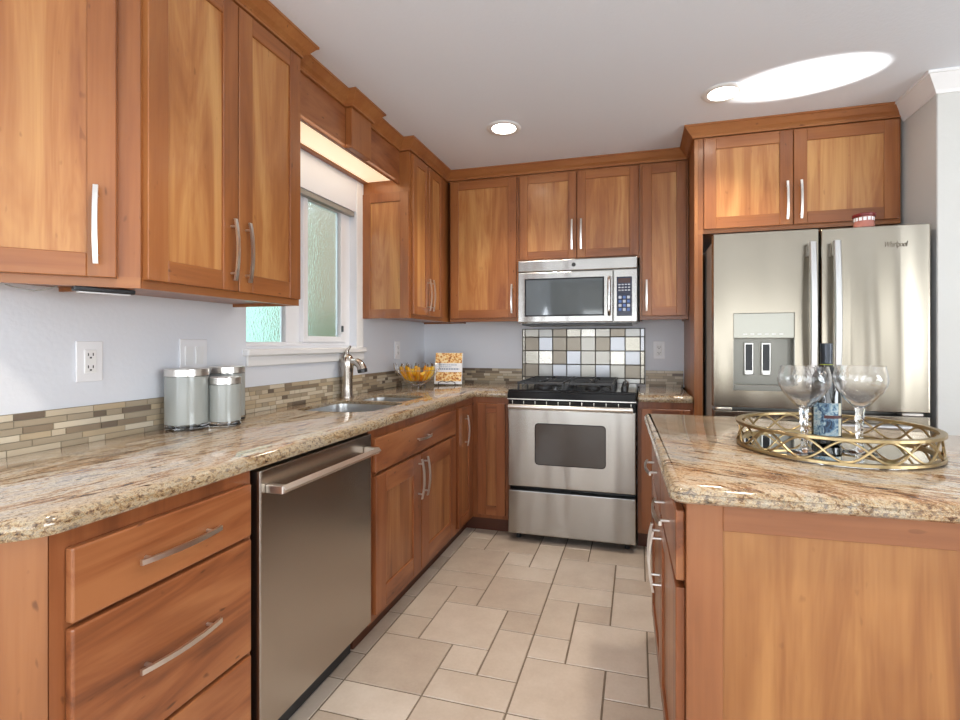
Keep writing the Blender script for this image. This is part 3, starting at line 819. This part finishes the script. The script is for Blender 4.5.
for (x0, x1) in ((.012, .085), (.80, .885)):
    f = MB(); f.box(x0, x1, -.952, -.90, .8845, .8975, .003); f.build('hinge', steel_handle, RF)
for (x0) in (.02, .85):
    f = MB(); f.box(x0, x0 + .05, -.93, -.80, 1.7455, 1.770, .006); f.build('hinge_cover', grey_plastic, RF)
for x in (.06, .86):
    for y in (-.82, -.12):
        f = MB(); f.cyl((x, y, 0), (x, y, .031), .02, seg=12); f.build('foot', black_plastic, RF)

def text_mesh(name, body, size, mat, parent, loc, rot, depth=.0008, shear=0.0, sx=1.0):
    cu = bpy.data.curves.new(name, 'FONT'); cu.body = body; cu.size = size; cu.extrude = depth; cu.shear = shear
    cu.align_x = 'CENTER'; cu.align_y = 'CENTER'
    tmp = bpy.data.objects.new('tmp', cu); COL.objects.link(tmp)
    bpy.context.view_layer.update()
    me = bpy.data.meshes.new_from_object(tmp.evaluated_get(bpy.context.evaluated_depsgraph_get()))
    bpy.data.objects.remove(tmp); bpy.data.curves.remove(cu)
    me.materials.clear(); me.materials.append(mat)
    o = bpy.data.objects.new(name, me); COL.objects.link(o); o.parent = parent; o.location = loc; o.rotation_euler = rot; o.scale = (sx, 1, 1)
    return o
lt = text_mesh('logo_lettering', 'Whirlpool', .038, simple('logo_grey', srgb(96, 86, 72), .35, .5), rd, (.775, -.9505, 1.675), (PI / 2, 0, 0), shear=.35, sx=.58)

# small jar on top of the refrigerator
J = tag(empty('candle_jar', (2.680, -.885, 1.7652)), 'small pink jar with a dark red lid on top of the refrigerator', 'jar')
f = MB(); f.lathe([(0, 0), (.041, 0), (.044, .006), (.041, .02), (.039, .05), (.041, .056), (0, .056)], seg=28); f.build('glass_body', simple('pink_wax_glass', srgb(176, 112, 98), .3), J, smooth=True)
f = MB(); f.lathe([(0, .0562), (.046, .0562), (.048, .060), (.048, .068), (.044, .071), (0, .072)], seg=28); f.build('lid', simple('dark_red_lid', srgb(110, 22, 22), .35), J, smooth=True)
f = MB(); nb = 60
for (z0, z1) in ((.036, .052),):
    lo = [f.bm.verts.new((.0413 * math.cos(2 * PI * k / nb), .0413 * math.sin(2 * PI * k / nb), z0)) for k in range(nb)]
    hi = [f.bm.verts.new((v.co.x, v.co.y, z1)) for v in lo]
    for k in range(nb): f.face([lo[k], lo[(k + 1) % nb], hi[(k + 1) % nb], hi[k]], 1 if k % 4 else 0)
f.build('white_lettering', [simple('jar_band_rose', srgb(150, 70, 60), .4), white_plastic], J)

# ------------------------------------------------------------------ island (stands about a degree and a half askew)
TH = math.radians(1.5)
IS = empty('kitchen_island', (1.737, -2.486, 0), TH)
tag(IS, 'cherry kitchen island with a panelled end in the right foreground, drawers facing the dishwasher', 'kitchen island')
IW, ID = 1.30, 1.02
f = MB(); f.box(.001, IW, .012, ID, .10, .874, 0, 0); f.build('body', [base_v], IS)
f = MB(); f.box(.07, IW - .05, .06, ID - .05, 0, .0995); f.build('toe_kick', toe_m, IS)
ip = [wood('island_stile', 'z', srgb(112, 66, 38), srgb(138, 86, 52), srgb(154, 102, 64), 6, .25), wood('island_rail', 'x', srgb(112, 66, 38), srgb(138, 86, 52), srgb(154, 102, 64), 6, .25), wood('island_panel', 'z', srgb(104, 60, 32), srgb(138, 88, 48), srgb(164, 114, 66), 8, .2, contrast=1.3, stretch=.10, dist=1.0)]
f = MB(); st = .074; top = .874
f.box(0, st, -.004, .012, .02, top, .001, 0); f.box(IW - st, IW, -.004, .012, .02, top, .001, 0)
f.box(st, IW - st, -.004, .012, top - .058, top, .001, 1); f.box(st, IW - st, -.004, .012, .02, .14, .001, 1)
f.box(st - .001, IW - st + .001, .004, .0118, .13, top - .057, 0, 2)
f.build('end_panel', ip, IS)
def ifront(x_near, x_far, z0, z1, kind):
    # fronts on the aisle side, local x runs from far to near
    h = empty('drawer' if kind == 'd' else 'door', (0, x_far, z0), -PI / 2, IS)
    Lw = x_far - x_near
    if kind == 'd':
        drawer(h, 0, Lw, 0, z1 - z0, 0, BM[1:2], name='drawer_front')
        handle(h, Lw / 2, (z1 - z0) / 2 - .002, .20, 'h', -.02, stand=.036)
    else:
        shaker(h, 0, Lw, 0, z1 - z0, 0, .058, BM, name='door_panel')
        hx = .030 if kind == 'n' else Lw - .030
        handle(h, hx, .42, .19, 'v', -.02, stand=.036)
ifront(.020, .495, .688, .845, 'd'); ifront(.505, .985, .688, .845, 'd')
ifront(.020, .495, .118, .672, 'n'); ifront(.505, .985, .118, .672, 'f')

IC = MB()
IPROF = [(.016, .8755), (.008, .8765), (.001, .882), (.0, .889), (.003, .894), (.0035, .8965), (.001, .899), (.004, .906), (.012, .912), (.024, .915)]
iout = round_poly([(-.036, -.036), (IW + .03, -.036), (IW + .03, .76), (1.02, .78), (.32, 1.095), (-.046, 1.105)], [.035, .03, .03, .05, .10, .015], 6)
IC.slab(iout, IPROF)
tag(IC.build('countertop', granite_isl, None, (1.737, -2.486, 0), TH, smooth=True), 'polished granite top of the kitchen island carrying the gold tray', 'countertop', 'granite countertops')

# ------------------------------------------------------------------ tray, bottle, glasses
TC = (2.172, -2.012, .9155); TR = .241
TY = tag(empty('serving_tray', TC), 'round antique gold serving tray with a mirror bottom on the island', 'tray')
f = MB(); f.lathe([(0, 0), (TR - .006, 0), (TR - .006, .006), (0, .006)], seg=64); f.build('mirror', mirror_m, TY)
def ring(z, name, hw=.008, hh=.0045):
    f = MB(); f.lathe([(TR - hw, z - hh), (TR + hw, z - hh), (TR + hw, z + hh), (TR - hw, z + hh)], seg=72, closed=True); f.build(name, gold, TY, bevel=.0015)
ring(.008, 'bottom_ring'); ring(.068, 'top_ring')
for ph in (0, PI):
    f = MB(); n = 192
    f.tube([((TR - .001 + .003 * math.cos(8 * a + ph + PI / 2)) * math.cos(a), (TR - .001 + .003 * math.cos(8 * a + ph + PI / 2)) * math.sin(a), .038 + .0255 * math.sin(8 * a + ph)) for a in [2 * PI * k / n for k in range(n)]], .0032, 8, closed=True)
    f.build('scroll_wire', gold, TY, smooth=True)

BT = tag(empty('wine_bottle', (2.172, -1.972, .9216)), 'dark wine bottle with a blue picture label standing in the tray between the glasses', 'bottle')
f = MB(); f.lathe([(0, .004), (.030, 0), (.0375, .004), (.038, .012), (.038, .178), (.036, .195), (.028, .215), (.018, .230), (.0145, .242), (.0140, .270), (.0150, .272), (.0150, .292), (.0135, .295), (0, .295)], seg=36)
f.build('glass_body', simple('dark_bottle_glass', (.006, .008, .006, 1), .06, 0, **{'Specular IOR Level': .8}), BT, smooth=True)
f = MB(); f.lathe([(.0158, .236), (.0152, .262), (.0162, .270), (.0162, .297), (0, .298)], seg=28); f.build('foil_capsule', simple('black_foil', (.03, .035, .045, 1), .3, .4), BT, smooth=True)
f = MB(); f.lathe([(.0166, .226), (.0172, .226), (.0168, .236), (.0162, .236)], seg=28, closed=True); f.build('neck_band', simple('lime_band', srgb(150, 160, 50), .4), BT, smooth=True)
def label_mat():
    t = NT('bottle_label'); ge = t.node('ShaderNodeTexCoord')
    n = t.node('ShaderNodeTexNoise', Scale=42.0, Detail=4.0, Roughness=.65, Distortion=1.2); t.link(ge.outputs['Object'], n.inputs['Vector'])
    c = t.ramp(n.outputs[0], [(.34, srgb(24, 36, 58)), (.43, srgb(62, 96, 128)), (.50, srgb(134, 164, 178)), (.60, srgb(196, 208, 208)), (.70, srgb(92, 110, 134))])
    t.link(c, t.p.inputs['Base Color']); t.p.inputs['Roughness'].default_value = .45; return t.m
def wrap(f, r, a0, a1, z0, z1, n=14, m=0):
    lo = [f.bm.verts.new((r * math.cos(a), r * math.sin(a), z0)) for a in [a0 + (a1 - a0) * k / n for k in range(n + 1)]]
    hi = [f.bm.verts.new((v.co.x, v.co.y, z1)) for v in lo]
    for k in range(n): f.face([lo[k], lo[k + 1], hi[k + 1], hi[k]], m)
af = math.atan2(-3.64 + 1.972, 1.634 - 2.172)
f = MB(); wrap(f, .0385, af - .95, af + .85, .030, .124); wrap(f, .0385, af + .86, af + 1.15, .030, .124, 4, 1)
f.build('label', [label_mat(), simple('label_cream', srgb(226, 222, 200), .5)], BT, smooth=True)
f = MB(); wrap(f, .0389, af - .15, af + 1.12, .080, .089, 10); f.build('label_banner', simple('label_maroon', srgb(84, 40, 40), .5), BT, smooth=True)

def wineglass(loc, label, rz):
    G = tag(empty('wine_glass', loc, rz), label, 'wine glass', 'wine glasses on the tray')
    f = MB()
    f.lathe([(0, .0), (.038, .0), (.040, .002), (.030, .005), (.012, .009), (.0075, .016), (0, .018)], seg=40)
    f.build('foot', wine_glass_m, G, smooth=True)
    f = MB()   # twisted stem
    n, sg = 26, 10; rows = []
    for i in range(n + 1):
        s = i / n; z = .0165 + s * .105; r0 = .0080 + .0035 * s ** 3
        rows.append([f.bm.verts.new(((r0 + .0018 * math.cos(3 * (2 * PI * k / sg) + s * 9)) * math.cos(2 * PI * k / sg + s * 2), (r0 + .0018 * math.cos(3 * (2 * PI * k / sg) + s * 9)) * math.sin(2 * PI * k / sg + s * 2), z)) for k in range(sg)])
    for a, b in zip(rows, rows[1:]):
        for k in range(sg): f.face([a[k], a[(k + 1) % sg], b[(k + 1) % sg], b[k]])
    f.face(rows[0]); f.face(rows[-1]); f.build('stem', wine_glass_m, G, smooth=True)
    f = MB(); outp = [(0, .1205), (.012, .1215), (.020, .128), (.036, .146), (.052, .166), (.061, .185), (.0635, .198), (.0615, .215), (.0570, .236)]
    inp = [(.0557, .2362), (.0602, .215), (.0622, .198), (.0597, .185), (.0507, .167), (.0347, .148), (.018, .131), (.010, .126), (0, .125)]
    f.lathe(outp + inp, seg=44); f.build('bowl', wine_glass_m, G, smooth=True)
    return G
wineglass((2.069, -2.126, .9216), 'left wine glass of the pair, in front of the bottle on the tray', 0)
wineglass((2.216, -2.083, .9216), 'right wine glass of the pair, against the beige refrigerator door', 1.1)

# ------------------------------------------------------------------ canisters
def canister(loc, r, h, label):
    c = tag(empty('canister', loc), label, 'canister', 'frosted glass canisters')
    f = MB(); f.lathe([(0, 0), (r - .004, 0), (r, .004), (r, .020), (0, .020)], seg=44); f.build('glass_base', clear_glass, c, smooth=True)
    f = MB(); f.lathe([(0, .0205), (r, .0205), (r, h - .0275), (0, h - .0275)], seg=44); f.build('frosted_jar', frosted, c, smooth=True)
    f = MB(); f.lathe([(0, h - .0255), (r + .001, h - .0255), (r + .001, h - .002), (r - .002, h), (0, h)], seg=44); f.build('lid', steel_handle, c, smooth=True)
    return c
canister((.083, -2.236, .9152), .0685, .2140, 'large frosted glass canister with a steel lid, leftmost on the counter')
canister((.078, -2.052, .9152), .0640, .2140, 'tall frosted glass canister standing behind the small one by the window')
canister((.168, -2.152, .9152), .0520, .1810, 'smallest frosted glass canister with a steel lid, in front of a taller one')

# ------------------------------------------------------------------ fruit bowl
BC = (.190, -.545, .9152)
FB = tag(empty('wire_bowl', BC), 'chrome wire fruit bowl with looped rim in the counter corner', 'bowl')
def bz(r): return .016 + .118 * (r / .158) ** 2.0
f = MB()
for k in range(18):
    a0 = 2 * PI * k / 18
    P = []
    for s in range(9):
        r = .02 + .135 * s / 8; P.append((r, a0 - .045, bz(r)))
    P += [(.158, a0 - .045, .158), (.160, a0, .168), (.158, a0 + .045, .158)]
    for s in range(8, -1, -1):
        r = .02 + .135 * s / 8; P.append((r, a0 + .045, bz(r)))
    f.tube([(r * math.cos(a), r * math.sin(a), z) for r, a, z in P], .0013, 6)
f.build('wires', chrome, FB, smooth=True)
f = MB()
for (r, z) in ((.045, bz(.045)), (.150, bz(.150))): f.tube([(r * math.cos(2 * PI * k / 40), r * math.sin(2 * PI * k / 40), z) for k in range(40)], .0018, 6, closed=True)
f.build('rings', chrome, FB, smooth=True)
for k in range(3):
    a = k * 2 * PI / 3 - .9; f = MB(); f.lathe([(0, 0), (.005, .002), (.007, .007), (.005, .012), (0, .0145)], (.035 * math.cos(a), .035 * math.sin(a), 0), 12); f.build('ball_foot', chrome, FB, smooth=True)
def ban_mat():
    t = NT('banana_skin'); tc = t.node('ShaderNodeTexCoord'); oi = t.node('ShaderNodeObjectInfo')
    n = t.node('ShaderNodeTexNoise', Scale=20.0, Detail=2.0); t.link(tc.outputs['Object'], n.inputs['Vector'])
    f_ = t.math('ADD', n.outputs[0], t.math('MULTIPLY', t.math('SUBTRACT', oi.outputs['Random'], .5), .5))
    c = t.ramp(f_, [(.2, srgb(222, 140, 20)), (.5, srgb(242, 186, 28)), (.8, srgb(248, 214, 70))]); t.link(c, t.p.inputs['Base Color'])
    t.p.inputs['Roughness'].default_value = .4; return t.m
ban_m = ban_mat(); tip_m = simple('banana_tip', srgb(92, 66, 30), .6)
def banana():
    f = MB(); n = 12; R0 = .085; P = []; r = []
    for k in range(n + 1):
        a = -.82 + 1.64 * k / n
        P.append((R0 * math.sin(a), 0, R0 - R0 * math.cos(a))); r.append(.0150 * max(.25, math.cos(a * 1.15) ** .5 if math.cos(a * 1.15) > 0 else .25))
    f.tube(P, r, 6); f.tube([P[-1], (P[-1][0] + .012, 0, P[-1][2] + .016)], [.004, .003], 6, m=1)
    return f.build('banana', [ban_m, tip_m], smooth=True)
b0 = banana()
spots = [(k * 2 * PI / 10 + .2, .086, .082) for k in range(10)] + [(k * 2 * PI / 3 + .6, .040, .092) for k in range(3)]
for i, (a, r, z) in enumerate(spots):
    o = b0 if i == 0 else b0.copy()
    if i: COL.objects.link(o)
    tag(o, 'ripe yellow banana lying in the chrome wire bowl', 'banana', 'bananas in the wire bowl')
    o.location = (BC[0] + r * math.cos(a), BC[1] + r * math.sin(a), BC[2] + z)
    o.rotation_euler = Matrix.Rotation(a, 3, 'Z').to_4x4().to_euler() if 0 else (0, 0, 0)
    # long axis climbs the bowl wall outward
    o.rotation_euler = (0, math.radians(-46 if i < 10 else -12), a)

# ------------------------------------------------------------------ cookbook on its easel
CB = tag(empty('cookbook', (.322, -.315, .926), math.radians(9)), 'cookbook with food photographs on its cover propped on a black wire easel', 'book')
tl = math.radians(-12)
def food_mat():
    t = NT('cover_food_photo'); tc = t.node('ShaderNodeTexCoord')
    n = t.node('ShaderNodeTexVoronoi', Scale=75.0); t.link(tc.outputs['Object'], n.inputs['Vector'])
    n2 = t.node('ShaderNodeTexNoise', Scale=38.0, Detail=2.0); t.link(tc.outputs['Object'], n2.inputs['Vector'])
    c = t.ramp(t.math('ADD', t.math('MULTIPLY', n.outputs['Distance'], .5), t.math('MULTIPLY', n2.outputs[0], .6)), [(.25, srgb(96, 48, 30)), (.42, srgb(186, 110, 56)), (.54, srgb(228, 176, 96)), (.68, srgb(240, 218, 170))])
    t.link(c, t.p.inputs['Base Color']); return t.m
f = MB(); f.box(-.100, .100, 0, .022, 0, .228, .001, 0); bk = f.build('pages', [white_plastic], CB, rot=(tl, 0, 0))
f = MB(); f.box(-.098, .098, -.0012, -.0002, .152, .226, 0, 0); f.box(-.090, .098, -.0012, -.0002, .020, .086, 0, 0); f.build('cover_photo', food_mat(), bk)
f = MB()
for (z, x0, x1, h_) in ((.136, -.07, .06, .005), (.122, -.085, .02, .004), (.104, -.08, .08, .009)):
    x = x0
    while x < x1:
        w_ = random.uniform(.006, .016); f.box(x, min(x + w_, x1), -.0012, -.0002, z, z + h_); x += w_ + .004
f.build('cover_lettering', simple('cover_ink', srgb(120, 134, 160), .5), bk)
EZ = tag(empty('book_easel', (.322, -.315, .9152), math.radians(9)), 'small black wire easel holding the cookbook', 'easel')
f = MB()
for s in (-.06, .06):
    f.tube([(s, -.034, .024), (s, -.032, .006), (s, -.004, .0045), (s, .03, .0045), (s, .075, .20)], .003, 8)
    f.tube([(s * .6, .070, .18), (s * .8, .125, .003)], .003, 8)
f.tube([(-.06, -.034, .024), (-.03, -.034, .034), (0, -.034, .026), (.03, -.034, .034), (.06, -.034, .024)], .0025, 8); f.tube([(-.06, .070, .18), (.06, .070, .18)], .003, 8)
f.build('wire_frame', black_iron, EZ, smooth=True)

# ------------------------------------------------------------------ outlets and switches
def outlet(name, label, loc, rz, kind='duplex', wd=.078, ht=.125, cat='outlet'):
    e = tag(empty(name, loc, rz), label, cat, 'white wall plates')
    f = MB(); f.box(-wd / 2, wd / 2, -.006, -.0003, -ht / 2, ht / 2, .0025, 0, 2); f.build('cover_plate', white_plastic, e)
    if kind == 'duplex':
        f = MB(); f.box(-.0175, .0175, -.0095, -.0055, -.036, .036, .0015, 0)
        for z in (.019, -.019):
            f.box(-.0085, -.0055, -.0098, -.0092, z - .002, z + .007, 0, 1); f.box(.0055, .0085, -.0098, -.0092, z - .002, z + .007, 0, 1); f.box(-.003, .003, -.0098, -.0092, z - .010, z - .005, 0, 1)
        f.build('receptacle', [white_trim, black_plastic], e)
    else:
        for x in (-.023, .023):
            f = MB(); f.extr([(-.0055, -.034), (-.0075, -.034), (-.0120, .034), (-.0055, .034)], 'x', x - .016, x + .016); f.build('rocker', white_trim, e)
outlet('wall_outlet', 'white wall outlet on the left wall left of the canisters', (0, -2.508, 1.163), ROTL)
outlet('light_switch', 'white double rocker light switch behind the canisters', (0, -2.135, 1.172), ROTL, 'rocker', .120, .125, 'switch')
outlet('wall_outlet', 'white wall outlet on the left wall above the fruit bowl', (0, -.470, 1.170), ROTL)
outlet('wall_outlet', 'white wall outlet on the back wall right of the metal tiles', (1.780, 0, 1.170), 0)

# under-cabinet lamp and its cord
UL = empty('under_cabinet_light', (.235, -2.63, 1.352), math.radians(75))
tag(UL, 'slim unlit lamp bar under the angled wall cabinet', 'light')
f = MB(); f.box(-.07, .07, -.012, .012, .004, .0175, .003); f.build('housing', black_plastic, UL)
f = MB(); f.box(-.06, .06, -.009, .009, .001, .0038, .001); f.build('lens', white_plastic, UL)
f = MB(); f.tube([(.165, -2.700, 1.368), (.150, -2.715, 1.360), (.128, -2.730, 1.355), (.10, -2.745, 1.361), (.075, -2.76, 1.369)], .0018, 8)
tag(f.build('lamp_cord', grey_plastic, smooth=True), 'thin grey cord sagging under the angled wall cabinet', 'cord')

# ------------------------------------------------------------------ recessed ceiling lights
def can(x, y, label, power=9):
    e = tag(empty('recessed_light', (x, y, CZ - .0085)), label, 'ceiling light', 'recessed ceiling lights')
    f = MB(); f.lathe([(.068, .0082), (.096, .0082), (.098, .006), (.094, .002), (.078, 0), (.068, .002)], seg=40, closed=True); f.build('trim_ring', white_trim, e, smooth=True)
    f = MB(); f.lathe([(0, .006), (.0675, .006), (.0675, .0078), (0, .0078)], seg=40); f.build('lamp', lamp_m, e)
    l = bpy.data.lights.new('can_light', 'SPOT'); l.energy = power; l.color = (1, .90, .76); l.spot_size = math.radians(120); l.spot_blend = .8; l.shadow_soft_size = .06
    lo = bpy.data.objects.new('can_light', l); COL.objects.link(lo); lo.parent = e; lo.location = (0, 0, -.02)
can(.905, -.930, 'lit recessed ceiling light nearer the back left corner', 28)
can(2.035, -1.025, 'lit recessed ceiling light in front of the refrigerator cabinet', 28)
can(.95, -2.9, 'lit recessed ceiling light above the left aisle, out of view', 28)
can(2.05, -2.9, 'lit recessed ceiling light above the near end of the island, out of view', 28)
sl = bpy.data.lights.new('soffit_light', 'AREA'); sl.shape = 'RECTANGLE'; sl.size = .22; sl.size_y = .9; sl.energy = 0.7; sl.color = (1, .80, .58)
sl_o = bpy.data.objects.new('soffit_light', sl); COL.objects.link(sl_o); sl_o.location = (.155, -1.42, 2.195)
